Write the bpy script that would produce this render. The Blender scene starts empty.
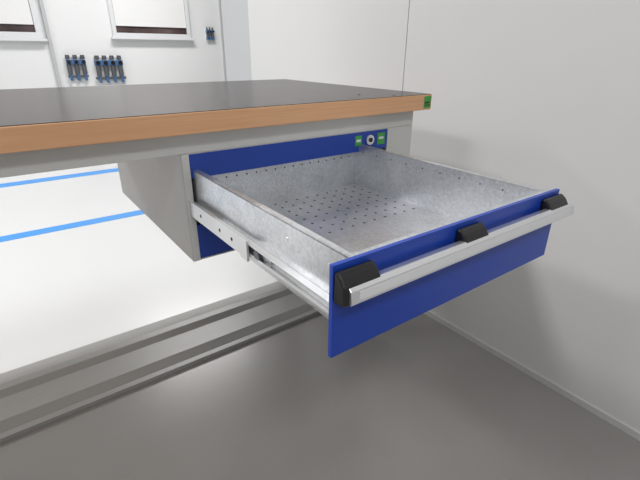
import bpy, bmesh, math, random
from math import sin, cos, pi
from mathutils import Matrix, Vector
random.seed(4)
S = bpy.context.scene
S.view_settings.view_transform = 'Standard'
FZ = -0.726   # floor level (world origin is the drawer-front top edge height)

# ------------------------------------------------------------ materials
def mat(name, col, rough=0.5, metal=0.0, spec=0.5, noise=None, bump=None, coat=0.0):
    m = bpy.data.materials.new(name); m.use_nodes = True
    nt = m.node_tree; b = nt.nodes['Principled BSDF']
    b.inputs['Roughness'].default_value = rough
    b.inputs['Metallic'].default_value = metal
    b.inputs['Specular IOR Level'].default_value = spec
    b.inputs['Coat Weight'].default_value = coat
    b.inputs['Base Color'].default_value = (*col, 1)
    tc = nt.nodes.new('ShaderNodeTexCoord')
    if noise:
        sc, amt = noise
        n = nt.nodes.new('ShaderNodeTexNoise'); n.inputs['Scale'].default_value = sc
        n.inputs['Detail'].default_value = 4
        nt.links.new(tc.outputs['Object'], n.inputs['Vector'])
        r = nt.nodes.new('ShaderNodeValToRGB')
        r.color_ramp.elements[0].position = .3; r.color_ramp.elements[1].position = .7
        r.color_ramp.elements[0].color = (*[c*(1-amt) for c in col], 1)
        r.color_ramp.elements[1].color = (*[min(1, c*(1+amt)) for c in col], 1)
        nt.links.new(n.outputs['Fac'], r.inputs['Fac'])
        nt.links.new(r.outputs['Color'], b.inputs['Base Color'])
    if bump:
        sc, st = bump
        n = nt.nodes.new('ShaderNodeTexNoise'); n.inputs['Scale'].default_value = sc
        nt.links.new(tc.outputs['Object'], n.inputs['Vector'])
        bp = nt.nodes.new('ShaderNodeBump'); bp.inputs['Strength'].default_value = st
        bp.inputs['Distance'].default_value = .002
        nt.links.new(n.outputs['Fac'], bp.inputs['Height'])
        nt.links.new(bp.outputs['Normal'], b.inputs['Normal'])
    return m

M_grey = mat('light_grey_powdercoat', (.62,.63,.615), .45, bump=(900,.05))
M_bar = mat('crossbar_grey', (.33,.33,.32), .35)
M_blue = mat('blue_powdercoat', (.010,.055,.40), .35, bump=(900,.05))
M_blue_in = mat('blue_powdercoat_frame', (.010,.052,.36), .42)
M_black = mat('black_plastic', (.012,.012,.014), .32)
M_alu = mat('anodised_aluminium', (.78,.79,.81), .28, .8)
M_rail = mat('zinc_slide_steel', (.72,.73,.74), .32, .6)
M_dark = mat('dark_gap', (.02,.02,.02), .8)
M_hole = mat('hole_dark', (.05,.05,.055), .8)
M_green = mat('green_label', (.05,.36,.06), .5)
M_white = mat('white_label', (.75,.76,.78), .4)
M_wall = mat('wall_laminate', (.66,.66,.66), .38, spec=.4, noise=(1.2,.02))
M_wall2 = mat('wall_panel_grey', (.50,.51,.52), .45)
M_back = mat('white_wall_paint', (.80,.81,.81), .7)
M_ceil = mat('ceiling_paint', (.8,.8,.8), .9)
M_tape = mat('blue_floor_tape', (.04,.27,.70), .4)
M_skirt = mat('skirting_aluminium', (.64,.64,.63), .4, .2)
M_glass = mat('window_glass', (.10,.07,.07), .1, noise=(3,.7))
M_frame = mat('window_frame_white', (.74,.75,.77), .4)
M_blind = mat('added_blind_white', (.84,.84,.84), .8)
M_tool = mat('tool_blue', (.06,.14,.30), .4)
M_toolg = mat('tool_grey', (.12,.125,.14), .4, .3)

# galvanised sheet
M_galv = bpy.data.materials.new('galvanised_steel'); M_galv.use_nodes = True
nt = M_galv.node_tree; b = nt.nodes['Principled BSDF']
tc = nt.nodes.new('ShaderNodeTexCoord'); v = nt.nodes.new('ShaderNodeTexVoronoi'); v.inputs['Scale'].default_value = 200
n = nt.nodes.new('ShaderNodeTexNoise'); n.inputs['Scale'].default_value = 10; n.inputs['Detail'].default_value = 2
nt.links.new(tc.outputs['Object'], v.inputs['Vector']); nt.links.new(tc.outputs['Object'], n.inputs['Vector'])
bw = nt.nodes.new('ShaderNodeRGBToBW'); nt.links.new(v.outputs['Color'], bw.inputs[0])
mx = nt.nodes.new('ShaderNodeMath'); mx.operation = 'MULTIPLY_ADD'; mx.inputs[1].default_value = .55
nt.links.new(bw.outputs[0], mx.inputs[0]); nt.links.new(n.outputs['Fac'], mx.inputs[2])
r = nt.nodes.new('ShaderNodeValToRGB'); r.color_ramp.elements[0].position = .4; r.color_ramp.elements[1].position = 1.0
r.color_ramp.elements[0].color = (.54,.56,.58,1); r.color_ramp.elements[1].color = (.74,.76,.79,1)
nt.links.new(mx.outputs[0], r.inputs['Fac']); nt.links.new(r.outputs['Color'], b.inputs['Base Color'])
b.inputs['Metallic'].default_value = .8; b.inputs['Roughness'].default_value = .30

# beech multiplex edge
M_wood = bpy.data.materials.new('beech_edge'); M_wood.use_nodes = True
nt = M_wood.node_tree; b = nt.nodes['Principled BSDF']
tc = nt.nodes.new('ShaderNodeTexCoord'); mp = nt.nodes.new('ShaderNodeMapping'); mp.inputs['Scale'].default_value = (3,60,90)
n = nt.nodes.new('ShaderNodeTexNoise'); n.inputs['Scale'].default_value = 2.5; n.inputs['Detail'].default_value = 5
nt.links.new(tc.outputs['Object'], mp.inputs[0]); nt.links.new(mp.outputs[0], n.inputs['Vector'])
r = nt.nodes.new('ShaderNodeValToRGB'); r.color_ramp.elements[0].position = .3; r.color_ramp.elements[1].position = .75
r.color_ramp.elements[0].color = (.72,.385,.20,1); r.color_ramp.elements[1].color = (.80,.47,.26,1)
nt.links.new(n.outputs['Fac'], r.inputs['Fac']); nt.links.new(r.outputs['Color'], b.inputs['Base Color'])
b.inputs['Roughness'].default_value = .45

# dark phenolic film table surface (speckled)
M_top = bpy.data.materials.new('brown_phenolic_film'); M_top.use_nodes = True
nt = M_top.node_tree; b = nt.nodes['Principled BSDF']
tc = nt.nodes.new('ShaderNodeTexCoord'); n = nt.nodes.new('ShaderNodeTexNoise'); n.inputs['Scale'].default_value = 75; n.inputs['Detail'].default_value = 4
nt.links.new(tc.outputs['Object'], n.inputs['Vector'])
r = nt.nodes.new('ShaderNodeValToRGB'); r.color_ramp.elements[0].position = .42; r.color_ramp.elements[1].position = .66
r.color_ramp.elements[0].color = (.004,.003,.003,1); r.color_ramp.elements[1].color = (.060,.034,.027,1)
nt.links.new(n.outputs['Fac'], r.inputs['Fac']); nt.links.new(r.outputs['Color'], b.inputs['Base Color'])
b.inputs['Roughness'].default_value = .22; b.inputs['Specular IOR Level'].default_value = .12

# floor: white coating, bench shadow painted grey on near side (step at y=.45)
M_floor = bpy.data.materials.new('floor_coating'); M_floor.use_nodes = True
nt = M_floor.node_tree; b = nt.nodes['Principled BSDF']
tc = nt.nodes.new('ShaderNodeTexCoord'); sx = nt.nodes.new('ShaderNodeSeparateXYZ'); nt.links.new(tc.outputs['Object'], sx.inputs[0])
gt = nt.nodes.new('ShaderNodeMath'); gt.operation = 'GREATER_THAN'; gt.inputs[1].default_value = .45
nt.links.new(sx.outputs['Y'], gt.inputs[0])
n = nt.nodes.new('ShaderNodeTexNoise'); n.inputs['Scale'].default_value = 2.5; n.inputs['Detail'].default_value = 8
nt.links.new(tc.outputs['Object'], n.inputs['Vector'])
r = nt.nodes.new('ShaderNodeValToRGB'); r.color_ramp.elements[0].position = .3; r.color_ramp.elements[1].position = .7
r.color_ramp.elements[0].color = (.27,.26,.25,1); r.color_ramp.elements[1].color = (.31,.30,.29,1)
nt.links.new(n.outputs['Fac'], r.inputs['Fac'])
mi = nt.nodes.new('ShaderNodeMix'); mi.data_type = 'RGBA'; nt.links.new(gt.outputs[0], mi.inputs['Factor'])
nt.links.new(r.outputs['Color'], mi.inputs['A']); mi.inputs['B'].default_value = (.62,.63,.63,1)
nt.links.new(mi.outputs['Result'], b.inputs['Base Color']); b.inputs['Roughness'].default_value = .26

# ------------------------------------------------------------ helpers
def empty(name):
    e = bpy.data.objects.new(name, None); S.collection.objects.link(e); return e
def finish(bm, name, m, parent, bevel=0, smooth=False):
    me = bpy.data.meshes.new(name)
    bmesh.ops.recalc_face_normals(bm, faces=bm.faces[:])
    bm.to_mesh(me); bm.free(); me.materials.append(m)
    o = bpy.data.objects.new(name, me); S.collection.objects.link(o)
    if parent: o.parent = parent
    if smooth:
        for p in me.polygons: p.use_smooth = True
    if bevel:
        bv = o.modifiers.new('bevel', 'BEVEL'); bv.width = bevel; bv.segments = 2; bv.limit_method = 'ANGLE'
    return o
def addbox(bm, x0,x1,y0,y1,z0,z1):
    mtx = Matrix.Translation(((x0+x1)/2,(y0+y1)/2,(z0+z1)/2)) @ Matrix.Diagonal((x1-x0,y1-y0,z1-z0,1))
    bmesh.ops.create_cube(bm, size=1, matrix=mtx)
def boxes(name, lst, m, parent=None, bevel=0):
    bm = bmesh.new()
    for b_ in lst: addbox(bm, *b_)
    return finish(bm, name, m, parent, bevel)
def prism(name, prof, x0, x1, m, parent, bevel=0, axis='x'):
    bm = bmesh.new()
    def P(a,b_,t): return {'x':(t,a,b_),'y':(a,t,b_),'z':(a,b_,t)}[axis]
    A = [bm.verts.new(P(a,b_,x0)) for a,b_ in prof]; B = [bm.verts.new(P(a,b_,x1)) for a,b_ in prof]
    bm.faces.new(A); bm.faces.new(B)
    for i in range(len(prof)):
        j = (i+1) % len(prof); bm.faces.new((A[i],A[j],B[j],B[i]))
    return finish(bm, name, m, parent, bevel)
def discs(name, lst, rad, th, axis, m, parent, seg=10):
    bm = bmesh.new()
    R = {'x':Matrix.Rotation(pi/2,4,'Y'),'y':Matrix.Rotation(pi/2,4,'X'),'z':Matrix.Identity(4)}[axis]
    for p in lst:
        bmesh.ops.create_cone(bm, cap_ends=True, segments=seg, radius1=rad, radius2=rad, depth=th, matrix=Matrix.Translation(p) @ R)
    return finish(bm, name, m, parent)

# ------------------------------------------------------------ room
XW = .9216
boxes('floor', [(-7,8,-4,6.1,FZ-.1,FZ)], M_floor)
boxes('ceiling', [(-7,8,-4,6.1,2.2,2.3)], M_ceil)
boxes('wall_back', [(-7,8,6.0,6.1,FZ,2.2)], M_back)
boxes('wall_left', [(-7.1,-7,-4,6.1,FZ,2.2)], M_back)
boxes('wall_front', [(-7,8,-4.1,-4,FZ,2.2)], M_back)
boxes('wall_right', [(XW,XW+.06,-4,.272,FZ,2.2),(XW,XW+.06,.275,1.40,FZ,2.2)], M_wall)
boxes('wall_partition', [(XW+.004,XW+.06,1.403,1.73,FZ,2.2)], M_wall2)
boxes('wall_hall', [(8,8.1,-4,6.1,FZ,2.2)], M_back)
boxes('baseboard_right', [(XW-.006,XW-.0002,-3.99,1.40,FZ+.0005,FZ+.022)], M_skirt)
boxes('floor_tape', [(-5,.8,1.84,1.93,FZ,FZ+.001)], M_tape)
boxes('floor_tape.001', [(-5,.8,3.02,3.14,FZ,FZ+.001)], M_tape)
def window(name, x0,x1,z0,z1, f=.07, zb=.5):
    e = empty(name)
    boxes('frame', [(x0,x1,5.95,5.999,z0,z0+f),(x0,x1,5.95,5.999,z1-f,z1),(x0,x0+f,5.95,5.999,z0+f,z1-f),(x1-f,x1,5.95,5.999,z0+f,z1-f)], M_frame, e, .004)
    boxes('glass', [(x0+f,x1-f,5.985,5.998,z0+f,z1-f)], M_glass, e)
    boxes('added_blind', [(x0+f+.005,x1-f-.005,5.965,5.970,zb,z1-f),(x0+f+.005,x1-f-.005,5.960,5.975,zb-.015,zb)], M_blind, e)  # made-up blind, added to turn the upper window white
    boxes('sill', [(x0-.03,x1+.03,5.90,5.999,z0-.03,z0-.0005)], M_frame, e, .004)
window('window_1', -.7,.46,.33,1.5,.07,.50)
window('window_2', 1.28,2.36,.37,1.5,.05,.52)
boxes('trim_1', [(.50,.54,5.96,5.999,FZ,2.2)], M_wall2)
boxes('trim_2', [(2.86,2.90,5.96,5.999,FZ,2.2)], M_wall2)

def station(name, x, z, s=1.0, wide=False):
    e = empty(name)
    w = .11*s if not wide else .16*s
    boxes('backplate', [(x-w,x+w,5.985,5.999,z-.16*s,z+.13*s)], M_frame, e, .003)
    boxes('manifold', [(x-w,x+w,5.92,5.985,z+.03*s,z+.09*s)], M_tool, e, .006)
    k = 3 if not wide else 4
    xs = [x-w*.8+i*(1.6*w)/(k-1) for i in range(k)]
    discs('regulator_knobs', [(a,5.95,z+.12*s) for a in xs], .026*s, .05, 'z', M_toolg, e, 14)
    discs('filter_bowls', [(a,5.95,z-.03*s) for a in xs], .028*s, .12*s, 'z', M_toolg, e, 14)
    discs('gauges', [(a,5.91,z+.06*s) for a in xs], .024*s, .016, 'y', M_black, e, 14)
    boxes('couplings', [(a-.015,a+.015,5.93,5.97,z-.17*s,z-.09*s) for a in xs], M_tool, e, .003)
    boxes('lower_rail', [(x-w*1.1,x+w*1.1,5.94,5.97,z-.13*s,z-.10*s)], M_toolg, e, .003)
station('air_regulator', .76, .0, 1.0)
station('air_regulator.001', 1.16, -.02, 1.1, True)
station('air_regulator.002', 2.66, .44, .5)

# ------------------------------------------------------------ workbench
wb = empty('workbench')
TX, TY, TT, TH, TD = .719, -.03, .114, .041, .763
LX = -1.28
boxes('beech_core', [(LX,TX,TY,TY+TD,TT-TH,TT-.0012)], M_wood, wb, .0015)
boxes('worktop_surface', [(LX+.002,TX-.002,TY+.002,TY+TD-.002,TT-.0014,TT)], M_top, wb)
boxes('maker_label', [(TX-.031,TX-.004,TY-.0008,TY+.001,TT-.036,TT-.005)], M_green, wb)
boxes('maker_label_text', [(TX-.028,TX-.007,TY-.0012,TY,TT-.030,TT-.027),(TX-.028,TX-.010,TY-.0012,TY,TT-.024,TT-.019)], M_hole, wb)
discs('mounting_holes', [(.53,.06,TT+.0002),(.60,.0,TT+.0002)], .004, .0006, 'z', M_dark, wb, 16)
boxes('front_apron', [(LX+.03,.683,.0,.004,.030,TT-TH),(LX+.03,.683,.004,.045,.030,.034),(LX+.03,.683,.004,.045,.070,TT-TH)], M_grey, wb, .001)
boxes('rear_apron', [(LX+.03,.683,.66,.664,.030,TT-TH),(LX+.03,.683,.62,.66,.030,.034)], M_grey, wb, .001)
boxes('side_beams', [(.62,.683,.046,.65,.03,TT-TH),(LX+.03,LX+.09,.046,.65,.03,TT-TH)], M_grey, wb, .002)
boxes('end_bracket', [(.6005,.683,.0,.004,-.09,.0295),(.679,.683,.004,.14,-.09,.0295)], M_grey, wb, .001)
for i,(a,b_) in enumerate([(.61,.683),(LX+.03,LX+.10)]):
    boxes('front_leg_%d'%(i+1), [(a,b_,.150,.154,FZ+.02,.0295),(a,a+.004,.154,.20,FZ+.02,.0295),(b_-.004,b_,.154,.20,FZ+.02,.0295)], M_grey, wb, .001)
    boxes('rear_leg_%d'%(i+1), [(a,b_,.655,.66,FZ+.02,.0295),(a,a+.004,.60,.655,FZ+.02,.0295),(b_-.004,b_,.60,.655,FZ+.02,.0295)], M_grey, wb, .001)
    boxes('foot_pads_%d'%(i+1), [(a+.01,b_-.01,.156,.196,FZ,FZ+.02),(a+.01,b_-.01,.605,.65,FZ,FZ+.02)], M_black, wb, .002)
prism('lower_crossbar', [(.30,FZ),(.60,FZ),(.60,FZ+.012),(.53,FZ+.022),(.50,FZ+.022),(.48,FZ+.006),(.42,FZ+.006),(.40,FZ+.022),(.36,FZ+.022),(.33,FZ+.006),(.31,FZ+.006),(.30,FZ+.014)], LX+.1, .60, M_bar, wb, .001)

# ------------------------------------------------------------ drawer cabinet
dc = empty('drawer_cabinet')
CX0, CX1, CZ0, CZ1, CD = .013, .5995, -.208, .0295, .62
t = .003
boxes('housing_shell', [(CX0,CX0+t,0,CD,CZ0,CZ1),(CX1-t,CX1,0,CD,CZ0,CZ1),(CX0,CX1,0,CD,CZ1-t,CZ1),(CX0,CX1,0,CD,CZ0,CZ0+t),(CX0,CX1,CD-t,CD,CZ0,CZ1),
      (CX0,CX0+.016,-.0015,t,CZ0,CZ1),(CX1-.014,CX1,-.0015,t,CZ0,CZ1)], M_grey, dc, .0008)
boxes('blue_front_frame', [(CX0+.0165,CX1-.0145,-.001,.012,-.022,CZ1-.001),(CX0+.0165,CX1-.0145,-.001,.012,CZ0+.004,-.125)], M_blue_in, dc, .001)
boxes('type_labels', [(.470,.492,-.002,-.0012,-.006,.020),(.548,.575,-.002,-.0012,-.010,.020)], M_green, dc)
boxes('type_label_print', [(.474,.488,-.0026,-.002,.004,.010),(.553,.570,-.0026,-.002,.004,.010)], M_white, dc)
discs('lock_rosette', [(.520,-.003,.006)], .013, .005, 'y', M_alu, dc, 24)
discs('lock_core', [(.520,-.006,.006)], .006, .004, 'y', M_black, dc, 16)

# drawer (pulled out by .511)
W, D, H = .5092, .5114, .129
BZ, RZ = -.113, -.004
YB, YF = .015, -.505
XL, XR = .034, W-.013
boxes('drawer_left_side', [(XL,XL+.003,YF,YB,BZ,RZ),(XL,XL+.013,YF,YB,RZ-.002,RZ),(XL+.011,XL+.013,YF,YB,BZ,RZ)], M_galv, dc, .0006)
boxes('drawer_right_side', [(XR-.003,XR,YF,YB,BZ,RZ),(XR-.013,XR,YF,YB,RZ-.002,RZ),(XR-.013,XR-.011,YF,YB,BZ,RZ)], M_galv, dc, .0006)
a, b_ = XL+.0132, XR-.0132
boxes('drawer_back', [(a,b_,YB-.003,YB,BZ,RZ-.002),(a,b_,YB-.012,YB,RZ-.004,RZ-.002)], M_galv, dc, .0006)
boxes('drawer_front_inner', [(a,b_,YF,YF+.003,BZ,RZ),(a,b_,YF,YF+.014,RZ-.002,RZ)], M_galv, dc, .0006)
boxes('drawer_base', [(a,b_,YF+.003,YB-.003,BZ,BZ+.002)], M_galv, dc)
hl = []
for j in range(8):
    for i in range(14):
        hl.append((.066+i*.0305, -.014-j*.030, BZ+.0021))
discs('base_perforations', hl, .0032, .0004, 'z', M_hole, dc, 10)
hl = [(.062+i*.025, YB-.0032, z) for i in range(17) for z in (-.020,-.034)]
discs('back_perforations', hl, .0021, .0006, 'y', M_hole, dc, 8)
hl = [(XR-.0132, -.02-i*.05, -.02) for i in range(10)]
discs('side_perforations', hl, .0018, .0006, 'x', M_hole, dc, 8)
hl = [(XL-.0002, -.06-i*.1, -.03) for i in range(5)]
discs('side_rivets', hl, .003, .001, 'x', M_rail, dc, 12)
prism('drawer_front_panel', [(0,-D),(W,-D),(W,-D+.006),(W-.0015,-D+.006),(W-.0015,-D+.002),(.0015,-D+.002),(.0015,-D+.006),(0,-D+.006)], -H, 0, M_blue, dc, 0, 'z')
boxes('drawer_front_top_fold', [(.0015,W-.0015,-D+.002,-D+.0062,-.002,0)], M_blue, dc)
# telescopic slides between housing and drawer box
for k, nm, x0 in ((1,'left',XL),(-1,'right',XR)):
    def bx(a,b_,*r_):
        p,q = sorted((x0-k*a, x0-k*b_)); return (p,q,*r_)
    boxes('slide_inner_'+nm, [bx(.0003,.003,-.508,0,-.094,-.072), bx(.003,.013,-.508,0,-.094,-.092), bx(.003,.013,-.508,0,-.074,-.072),bx(.011,.013,-.508,0,-.094,-.088)], M_rail, dc, .0005)
    boxes('slide_middle_'+nm, [bx(.0045,.0065,-.32,.2,-.090,-.076)], M_galv, dc, .0005)
    boxes('slide_outer_'+nm, [bx(.0135,.0155,-.25,.4,-.100,-.066), bx(.009,.0135,-.25,.4,-.068,-.066), bx(.009,.0135,-.25,.4,-.100,-.098)], M_rail, dc, .0005)
    boxes('slide_stop_'+nm, [bx(.0135,.018,-.262,-.235,-.102,-.064)], M_rail, dc, .001)
    discs('slide_roller_'+nm, [(x0-k*.010,-.285,-.083)], .0085, .006, 'x', M_toolg, dc, 18)
    discs('slide_holes_'+nm, [(x0-k*.0156,yy,-.083) for yy in (-.20,-.15,-.06)], .0035, .0006, 'x', M_dark, dc, 12)

# handle: aluminium gripping strip on three black holders
prism('handle_strip', [(-.520,-.022),(-.530,-.021),(-.5355,-.026),(-.538,-.042),(-.535,-.0445),(-.5325,-.042),(-.5325,-.029),(-.528,-.025),(-.520,-.025)], .008, W+.015, M_alu, dc, .0005)
prism('handle_label_insert', [(-.5355,-.0285),(-.5365,-.0285),(-.5378,-.0385),(-.5368,-.0385)], .02, W-.002, M_white, dc)
holder = [(-.5116,-.008),(-.517,-.006),(-.525,-.012),(-.532,-.022),(-.5335,-.044),(-.528,-.048),(-.5116,-.048)]
for i,(a,b_) in enumerate([(.001,.058),(.220,.274),(.450,.510)]):
    prism('handle_holder_%d'%(i+1), holder, a, b_, M_black, dc, .003)

# ------------------------------------------------------------ lamps
def lamp(name, x,y, sx_,sy_, power, z=2.16):
    e = empty(name)
    boxes('housing', [(x-sx_/2-.02,x+sx_/2+.02,y-sy_/2-.02,y+sy_/2+.02,z+.005,2.1995)], M_frame, e, .004)
    ld = bpy.data.lights.new(name+'_light','AREA'); ld.shape='RECTANGLE'; ld.size=sx_; ld.size_y=sy_; ld.energy=power; ld.color=(1,.985,.97)
    o = bpy.data.objects.new('tube_light', ld); o.location=(x,y,z); S.collection.objects.link(o); o.parent=e
lamp('ceiling_lamp', -.9,1.15,.5,.3,60)
lamp('ceiling_lamp.001', -2.6,3.8,1.4,.5,58)
lamp('ceiling_lamp.002', 1.4,4.2,1.4,.5,72)
lamp('fill_lamp_left', -2.2,.2,.4,1.0,38)  # unseen fill from the left, added to lighten the cabinet side
lamp('fill_lamp_front', -.6,-2.2,1.4,.5,34)  # unseen front fill, added behind the camera
w = bpy.data.worlds.new('world'); S.world = w; w.use_nodes = True
w.node_tree.nodes['Background'].inputs[0].default_value = (.9,.95,1,1); w.node_tree.nodes['Background'].inputs[1].default_value = .3

# ------------------------------------------------------------ camera
yaw, pt, ro, f = .6367, -.4166, .0070, 429.22
fw = Vector((sin(yaw)*cos(pt), cos(yaw)*cos(pt), sin(pt)))
r_ = Vector((cos(yaw), -sin(yaw), 0)); u_ = r_.cross(fw)
r2 = r_*cos(ro)+u_*sin(ro); u2 = -r_*sin(ro)+u_*cos(ro)
cd = bpy.data.cameras.new('camera'); cam = bpy.data.objects.new('camera', cd); S.collection.objects.link(cam)
m = Matrix((r2,u2,-fw)).transposed().to_4x4(); m.translation = Vector((-.2673,-.8483,.2224))
cam.matrix_world = m; cd.sensor_width = 36; cd.lens = f*36/640; cd.clip_start = .01
S.camera = cam
